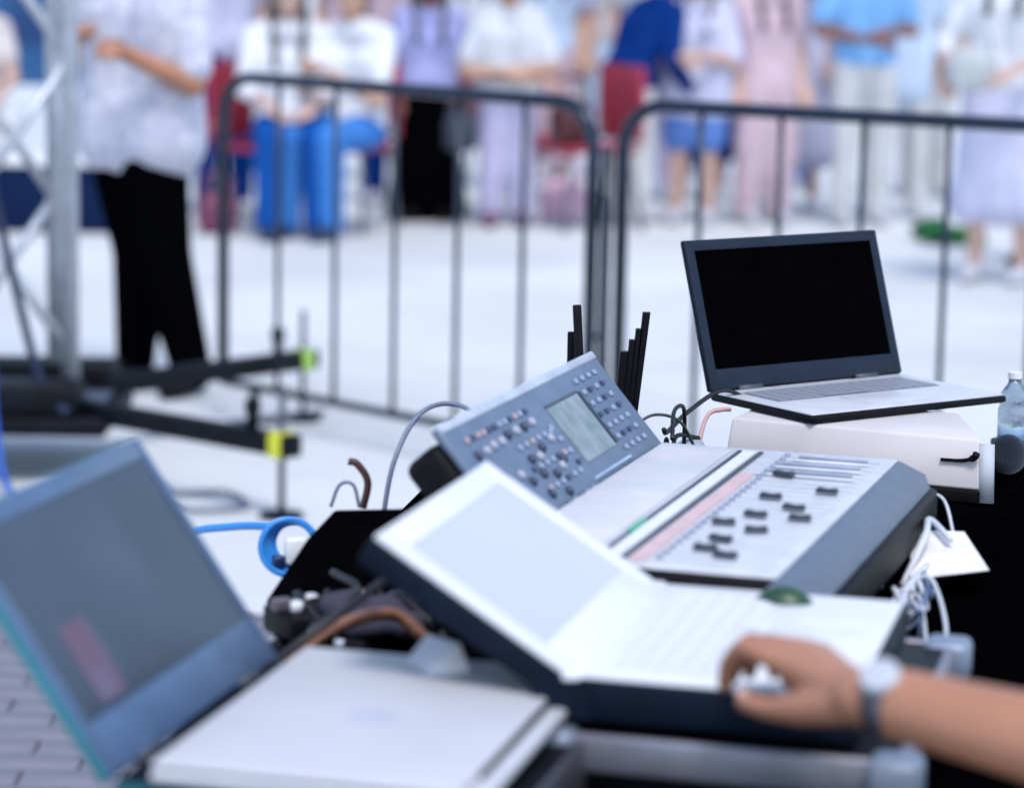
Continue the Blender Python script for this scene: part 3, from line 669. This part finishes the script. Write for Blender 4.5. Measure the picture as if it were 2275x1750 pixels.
# ---------------------------------------------------------------- antennas behind the panel
t = empty('wireless_receiver', (.02, 3.36, .852), UC, 'black wireless receiver with whip antennas behind the display panel', 'receiver')
slab(MB(), 0, .2, .02, .12, 0, .045).build('body', black, t, bevel=.003)
def wl(p): return M.Rotation(-UC, 3, 'Z') @ (V(p) - V((.02, 3.36, .852)))
MB().bar(wl((.092, 3.42, .90)), wl((.0775, 3.42, 1.108)), .011, .011).build('antenna', black, t, bevel=.002)
MB().bar(wl((.072, 3.44, .90)), wl((.0722, 3.44, 1.072)), .010, .010).build('antenna', black, t, bevel=.002)
t = empty('paddle_antenna', (.150, 3.50, .852), 0, 'black stepped paddle antenna standing behind the console panel', 'antenna')
for k, (xb0, xb1, x0, x1, zt) in enumerate([(-.022, -.013, -.015, -.004, .188), (-.013, -.006, -.004, .004, .203), (-.006, .0, .004, .012, .217), (.0, .006, .012, .0215, .238)]):
    mb = MB(); mb.add([(xb0, -.006, .09), (xb1, -.006, .085), (xb1, .006, .085), (xb0, .006, .09), (x0, -.006, zt), (x1, -.006, zt), (x1, .006, zt), (x0, .006, zt)],
           [(0, 3, 2, 1), (4, 5, 6, 7), (0, 1, 5, 4), (2, 3, 7, 6), (1, 2, 6, 5), (3, 0, 4, 7)]); mb.build('element', black, t)
MB().cone((0.0, 0, .0), (.004, 0, .11), .008, .006).build('stem', black, t, smooth=True)
MB().lathe((0, 0, 0), [(.04, 0), (.04, .006), (.012, .012)], 18).build('foot', black, t)

# ---------------------------------------------------------------- small things on the desk
cab_b = mm('black_cable', (.008, .008, .010), .5); cab_w = mm('silver_cable', (.55, .58, .64), .4)
def cable(pts, r, m, label, flat=1.): return tag(MB().tube(pts, r, 8, 8, flat).build('cable', m, smooth=True), label, 'cable')
t = empty('adapter', (.225, 3.62, .852), R(70), 'dark power adapter tangled in wires left of the white case', 'adapter')
mb = slab(MB(), -.03, .05, -.028, .028, 0, .04); mb.build('body', mm('adapter_grey', (.02, .03, .045), .3, var=.6, scale=40), t, bevel=.008)
MB().ell((.0, -.01, .045), (.025, .02, .014)).build('dome', mm('adapter_pale', (.35, .38, .46), .3), t, smooth=True)
MB().cone((.03, -.020, .034), (.045, -.034, .030), .0065).build('plug', mm('red_plug', (.35, .05, .05), .5), t, smooth=True)
cable([(.19, 3.45, .95), (.20, 3.55, .93), (.235, 3.66, .94), (.285, 3.74, .955), (.33, 3.78, .93)], .0032, cab_b, 'black cable arching from the panel corner to the black-screened laptop')
cable([(.20, 3.44, .94), (.205, 3.5, .965), (.222, 3.58, .955), (.225, 3.60, .90)], .0028, cab_b, 'black cable curling over beside the panel corner')
cable([(.195, 3.50, .875), (.225, 3.54, .872), (.265, 3.56, .875), (.29, 3.56, .872)], .003, cab_b, 'black cable lying along the far end of the console')
cable([(.205, 3.52, .86), (.207, 3.54, .905), (.215, 3.58, .92), (.245, 3.62, .91)], .003, cab_b, 'black wire standing up by the power adapter')
cable([(.245, 3.64, .858), (.250, 3.66, .905), (.262, 3.69, .930), (.280, 3.70, .935), (.292, 3.72, .932)], .0030, mm('pink_cable', (.55, .32, .30), .5), 'pinkish wire looping at the left end of the white case')
cable([(.15, 3.46, .95), (.18, 3.5, .96), (.215, 3.54, .945), (.24, 3.58, .90)], .002, mm('olive_wire', (.06, .07, .05), .6), 'thin olive wire hanging from the paddle antenna')
# right: label card with wires, microphone, bottle
t = empty('label_card', (.475, 3.05, .885), R(8), 'white label card tied to wires beside the console armrest', 'card')
mb = MB(); mb.add([(-.045, -.05, -.016), (.042, -.055, -.006), (.048, .06, .012), (-.012, .065, .014), (-.045, -.05, -.0152), (.042, -.055, -.0052), (.048, .06, .0128), (-.012, .065, .0148)],
       [(0, 1, 2, 3), (7, 6, 5, 4), (0, 4, 5, 1), (1, 5, 6, 2), (2, 6, 7, 3), (3, 7, 4, 0)]); mb.build('card', mm('card_white', (.74, .72, .70), .7), t)
for k, (pts, lb) in enumerate([
    ([(.40, 2.95, .87), (.425, 3.02, .90), (.45, 3.10, .885), (.47, 3.16, .90)], 'silver wire running behind the white label card'),
    ([(.445, 3.08, .90), (.455, 3.16, .925), (.50, 3.2, .92), (.505, 3.12, .885)], 'silver wire looping above the white label card'),
    ([(.39, 2.75, .86), (.41, 2.82, .90), (.44, 2.86, .90), (.445, 2.78, .865), (.42, 2.70, .855)], 'outer silver wire loop between the armrest and the white laptop'),
    ([(.385, 2.78, .86), (.405, 2.86, .885), (.425, 2.84, .885), (.42, 2.74, .858)], 'inner silver wire loop between the armrest and the white laptop'),
    ([(.37, 2.70, .857), (.40, 2.83, .875), (.43, 2.95, .875), (.46, 3.02, .88)], 'silver wire leading from the white laptop to the label card'),
    ([(.43, 3.0, .86), (.46, 3.05, .905), (.475, 3.12, .91), (.49, 3.06, .90)], 'short silver ribbon crossing over the label card')]):
    cable(pts, (.0026, .002, .0024, .002, .0028, .004)[k], cab_w, lb)
t = empty('microphone', (.664, 3.70, .882), R(20), 'dark microphone with round grille beside the white case', 'microphone')
MB().ell((0, 0, 0), (.026, .026, .027), None, 20, 14).build('grille', mm('mic_grille', (.03, .04, .06), .4, metal=.5, bump=.8, bscale=900), t, smooth=True)
MB().cone((.01, .006, -.004), (.15, .07, -.012), .017, .012, 16).build('handle', black, t, smooth=True)
t = empty('bottle', (.705, 3.90, .868), 0, 'clear plastic bottle at the right edge behind the microphone', 'bottle')
MB().lathe((0, 0, 0), [(.026, 0), (.030, .004), (.030, .09), (.027, .10), (.030, .11), (.029, .13), (.013, .165), (.012, .18)], 24).build('body', mm('clear_plastic', (.45, .55, .65), .12, var=.1, trans=.85), t, smooth=True)
MB().lathe((0, 0, .18), [(.014, 0), (.014, .018)], 18).build('cap', white_pl, t); t.scale = (.72, .72, .48)
tag(MB().lathe((.705, 3.90, .0), [(.16, 0), (.16, .01), (.015, .02), (.015, .855), (.03, .858), (.03, .866)], 20).build('stand_pole', black), 'black stand under the bottle behind the table', 'stand')

# left clutter: black boxes, stage connectors, strap, rod, paper
t = empty('equipment_box', (-.20, 2.90, .852), R(78), 'black box with slanted top beside the console back', 'box')
mb = MB(); mb.add([(-.02, -.10, 0), (.13, -.10, 0), (.13, .055, 0), (-.02, .055, 0), (.03, -.10, .075), (.13, -.10, .085), (.13, .02, .075), (.03, .02, .065)],
       [(0, 3, 2, 1), (4, 5, 6, 7), (0, 1, 5, 4), (2, 3, 7, 6), (1, 2, 6, 5), (3, 0, 4, 7)]); mb.build('body', black_cloth, t, bevel=.004)
t = empty('console_stand', (-.02, 3.0, .852), R(75), 'black support bracket behind the console display panel', 'bracket')
mb = MB(); mb.bar((-.10, .08, .02), (.22, .07, .05), .10, .035); mb.build('foot', black_cloth, t, bevel=.004)
MB().box((-.26 + .28, .045, .085), (.10, .05, .12)).build('arm', black_cloth, t, bevel=.01)
t = empty('power_strip', (-.205, 2.78, .852), R(30), 'black connector box with white sockets beside the leather strap', 'connector box')
slab(MB(), -.04, .07, -.05, .02, 0, .03).build('body', black, t, bevel=.006)
for k in range(4):
    MB().cone((-.025 + k * .026, -.03 + (k % 2) * .02, .029), (-.025 + k * .026, -.032 + (k % 2) * .02, .040), .0065, n=12).build('socket', white_pl, t, smooth=True)
MB().box((-.036, -.02, .036), (.02, .016, .012)).build('plug', mm('plug_brown', (.10, .08, .10), .5), t, bevel=.002)
cable([(-.205, 2.565, .875), (-.185, 2.57, .893), (-.15, 2.60, .907), (-.11, 2.63, .908), (-.075, 2.62, .885)], .014, mm('tan_leather', (.26, .11, .06), .55, var=.25, scale=60, bump=.2), 'tan leather strap curving between the laptops', flat=.45)
bpy.data.objects[-1].name if False else None
cl2 = MB()
for k in range(14): cl2.ell((random.uniform(-.035, .035), random.uniform(-.03, .03), random.uniform(.006, .02)), (.022, .02, .012), None, 8, 6)
o = cl2.remesh('cloth_pouch', cloth('mauve_grey_cloth', (.055, .05, .075)), None, .004, 4); o.location = (-.135, 2.74, .868); o.scale = (1, 1, 1.2)
tag(o, 'crumpled mauve-grey pouch behind the leather strap', 'pouch')
tag(MB().cone((-.222, 2.50, .885), (-.115, 2.60, .95), .0045, n=10).build('rod', mm('rod_dark', (.02, .02, .024), .5), smooth=True), 'thin dark rod leaning behind the leather strap', 'rod')
mb = MB(); mb.add([(-.118, 2.345, .897), (-.045, 2.385, .897), (-.016, 2.325, .897), (-.105, 2.30, .897), (-.070, 2.385, .952), (-.040, 2.345, .954)],
       [(0, 3, 2, 1), (0, 1, 4), (3, 5, 2), (0, 4, 5, 3), (1, 2, 5, 4)])
tag(mb.build('paper_tent', mm('tent_white', (.74, .73, .75), .6), bevel=.002), 'white wedge-shaped card standing between the closed laptop and the white laptop', 'card')
# blue network cable coil with pale connectors on the table edge
t = empty('cable_coil', (-.245, 3.04, .88), R(15), 'coil of bright blue cable with white connectors on the table edge', 'cable coil')
mb = MB()
for k in range(4):
    rr = .031 - k * .0025
    mb.tube([(rr * math.cos(a) + .003 * k, .006 * k - .01 + .008 * math.sin(a), rr * .95 * math.sin(a) + .004) for a in [q * math.pi / 8 for q in range(17)]], .0038, 8, 2)
mb.build('loops', mm('bright_blue_cable', (.02, .22, .62), .35), t, smooth=True)
MB().box((-.012, -.012, -.012), (.014, .012, .014)).build('plug', mm('dark_blue_plug', (.005, .02, .08), .4), t, bevel=.002)
MB().box((.008, -.012, .0), (.026, .012, .03)).build('plug', white_pl, t, bevel=.004); MB().box((.014, -.016, -.026), (.03, .012, .01)).build('plug', white_pl, t, bevel=.003)
cable([(-.42, 3.3, .80), (-.37, 3.15, .87), (-.31, 3.08, .895), (-.265, 3.04, .905)], .0045, mm('bright_blue_cable', (.02, .22, .62), .35), 'blue cable running from the left laptop lid to the coil')
random.seed(21)
for k in range(9):
    x, y = random.uniform(-.20, -.06), random.uniform(2.66, 2.86); P = [(x, y, .862)]
    for q in range(4):
        x += random.uniform(-.05, .05); y += random.uniform(-.06, .06); x = min(-.03, max(-.235, x)); y = min(2.92, max(2.62, y))
        P.append((x, y, random.uniform(.862, .905)))
    tag(MB().tube(P, random.uniform(.0028, .0045), 8, 8).build('cable', cab_b, smooth=True), 'thin black cable in the tangle between the left laptop and the white laptop', 'cable', 'black cables tangled between the laptops')
for k, (x, y, z) in enumerate([(-.19, 2.70, .868), (-.10, 2.80, .875), (-.15, 2.66, .868), (-.225, 2.66, .866), (-.06, 2.72, .88)]):
    q = empty('cable_plug', (x, y, z), random.uniform(0, 3), 'small pale-tipped plug in the cable tangle between the laptops', 'plug', 'plugs in the cable tangle')
    MB().cone((-.016, 0, 0), (.008, 0, 0), .0075, .006, 12).build('sleeve', black, q, smooth=True); MB().cone((.008, 0, 0), (.020, 0, 0), .0045, .0045, 10).build('tip', cab_w, q, smooth=True)
for k in range(5):
    x, y = random.uniform(.21, .25), random.uniform(3.50, 3.60); P = [(x, y, .862)]
    for q in range(4):
        x += random.uniform(-.03, .03); y += random.uniform(-.05, .05); x = min(.265, max(.195, x)); y = min(3.66, max(3.48, y)); P.append((x, y, random.uniform(.865, .925)))
    tag(MB().tube(P, .0022, 8, 8).build('cable', cab_b, smooth=True), 'thin black wire in the tangle at the console corner by the white case', 'cable', 'black wires tangled at the console corner')
for k in range(6):
    y = random.uniform(2.75, 3.0); x = .39 + (y - 2.72) * .22; P = [(x, y, .862)]
    for q in range(4):
        x += random.uniform(-.02, .03); y += random.uniform(-.03, .07); y = min(3.12, max(2.72, y)); x = min(.405 + (y - 2.72) * .22, max(.37 + (y - 2.72) * .22, x)); P.append((x, y, random.uniform(.858, .895)))
    tag(MB().tube(P, random.uniform(.0016, .003), 8, 8).build('cable', (cab_w, mm('blue_grey_wire', (.10, .14, .26), .5))[k % 2], smooth=True), ('thin silver wire in the bundle along the console armrest', 'thin blue-grey wire in the bundle along the console armrest')[k % 2], 'cable', 'wires bundled along the console armrest')
# wires behind console
cable([(-.15, 3.18, .86), (-.135, 3.20, .95), (-.105, 3.25, 1.0), (-.06, 3.27, 1.005), (-.01, 3.2, .98)], .003, mm('grey_blue_wire', (.16, .19, .27), .5), 'grey wire arching up to the console panel corner')
cable([(-.165, 3.10, .915), (-.16, 3.1, .945), (-.172, 3.1, .965), (-.182, 3.1, .968)], .0042, mm('brown_wire', (.06, .02, .02), .5), 'short brown wire sprouting from the black box')
cable([(-.20, 3.08, .92), (-.19, 3.08, .945), (-.175, 3.08, .945), (-.168, 3.08, .92)], .002, mm('grey_blue_wire', (.16, .19, .27), .5), 'fine grey wire curl on the black box')

# ================================================================= OPERATOR (reaching in from the right)
hand = dict(tip1=(.177, 2.19, .961), d1=(.177, 2.185, .976), p1=(.186, 2.17, .994), m1=(.217, 2.14, .997))
def op_hand(b, j, t):
    inv = lambda p: M.Rotation(-t.rotation_euler.z, 3, 'Z') @ (V(p) - t.location)
    W = V((.268, 2.063, .990))
    ch = [  # index, middle, ring, little : mcp, pip, dip, tip
        [(.219, 2.138, .994), (.187, 2.170, 1.000), (.176, 2.186, .980), (.1755, 2.190, .962)],
        [(.228, 2.157, .999), (.195, 2.196, .997), (.184, 2.212, .978), (.183, 2.218, .962)],
        [(.238, 2.174, .996), (.209, 2.212, .993), (.199, 2.226, .976), (.198, 2.231, .962)],
        [(.250, 2.187, .990), (.227, 2.220, .986), (.219, 2.230, .973), (.218, 2.234, .961)]]
    rs = [[.0100, .0086, .0078, .0068], [.0102, .0088, .0078, .0068], [.010, .0084, .0076, .0066], [.009, .0076, .0068, .006]]
    for c_, r_ in zip(ch, rs):
        b.chain([inv(q) for q in c_], r_)
        b.cap(inv(W + (V(c_[0]) - W) * .12), inv(c_[0]), .0150, .0112)
    b.chain([inv((.258, 2.075, .980)), inv((.228, 2.102, .968)), inv((.206, 2.127, .961)), inv((.188, 2.152, .959))], [.017, .0135, .0098, .0082])
    for (q, sz) in (((.1755, 2.1925, .9655), .0052), ((.1815, 2.2205, .9655), .0052), ((.1860, 2.1545, .9655), .0058)):
        MB().ell(inv(q), (sz, sz, .0042), None, 10, 6).build('fingernail', mm('nail', (.55, .36, .30), .3), t, smooth=True)
    b.cap(inv((.262, 2.085, .987)), inv((.238, 2.125, .987)), .0175, .014)
    b.chain([inv((.255, 2.10, .982)), inv((.238, 2.135, .979)), inv((.226, 2.158, .980))], [.018, .015, .0125])
    b.cap(inv((.27, 2.09, .985)), inv((.245, 2.15, .987)), .0165, .013)
    b.cap(inv((.268, 2.063, .990)), inv((.30, 2.037, .988)), .0225, .024)
    b.chain([inv((.285, 2.05, .990)), inv((.42, 1.94, .984)), inv((.52, 1.86, .980))], [.0235, .0305, .036])
OPL = (.92, 1.72, 0)
person(OPL, R(-112), 'person reaching in from the right, forearm and hand with a watch on the white laptop', cloth('charcoal_tee', (.03, .032, .04)), BLACKT, 'stand', 'a', hair_m, False, sleeve=.6, group='people at the sound desk side', voxel=.004, fingers=op_hand,
       world_J=dict(elR=(.52, 1.86, .980), wrR=(.285, 2.05, .990), shR=(.80, 1.86, 1.38), shL=(.98, 1.55, 1.38)))
# watch on the wrist
wv = (V((.268, 2.063, .990)) - V((.375, 1.97, .988))).normalized()
wc = V((.288, 2.047, .990))
t = empty('wristwatch', wc, 0, 'silver wristwatch with pale round dial on the wrist over the white laptop', 'watch')
q = wv.to_track_quat('Z', 'Y').to_matrix()
MB().add([q @ V((math.cos(a) * r_, math.sin(a) * r_, z_)) for (r_, z_) in ((.0250, -.009), (.0268, -.009), (.0268, .009), (.0250, .009)) for a in [k * math.pi / 12 for k in range(24)]],
         [(i * 24 + k, i * 24 + (k + 1) % 24, ((i + 1) % 4) * 24 + (k + 1) % 24, ((i + 1) % 4) * 24 + k) for i in range(4) for k in range(24)]).build('band', mm('band_dark', (.08, .08, .10), .4, metal=.5), t, smooth=True)
nrm = V((-.25, -.55, .85)).normalized(); nrm = (nrm - wv * nrm.dot(wv)).normalized()
MB().cone(nrm * .0245, nrm * .033, .0165, .0150, 24).build('dial', mm('watch_dial', (.50, .52, .56), .3), t, bevel=.002)
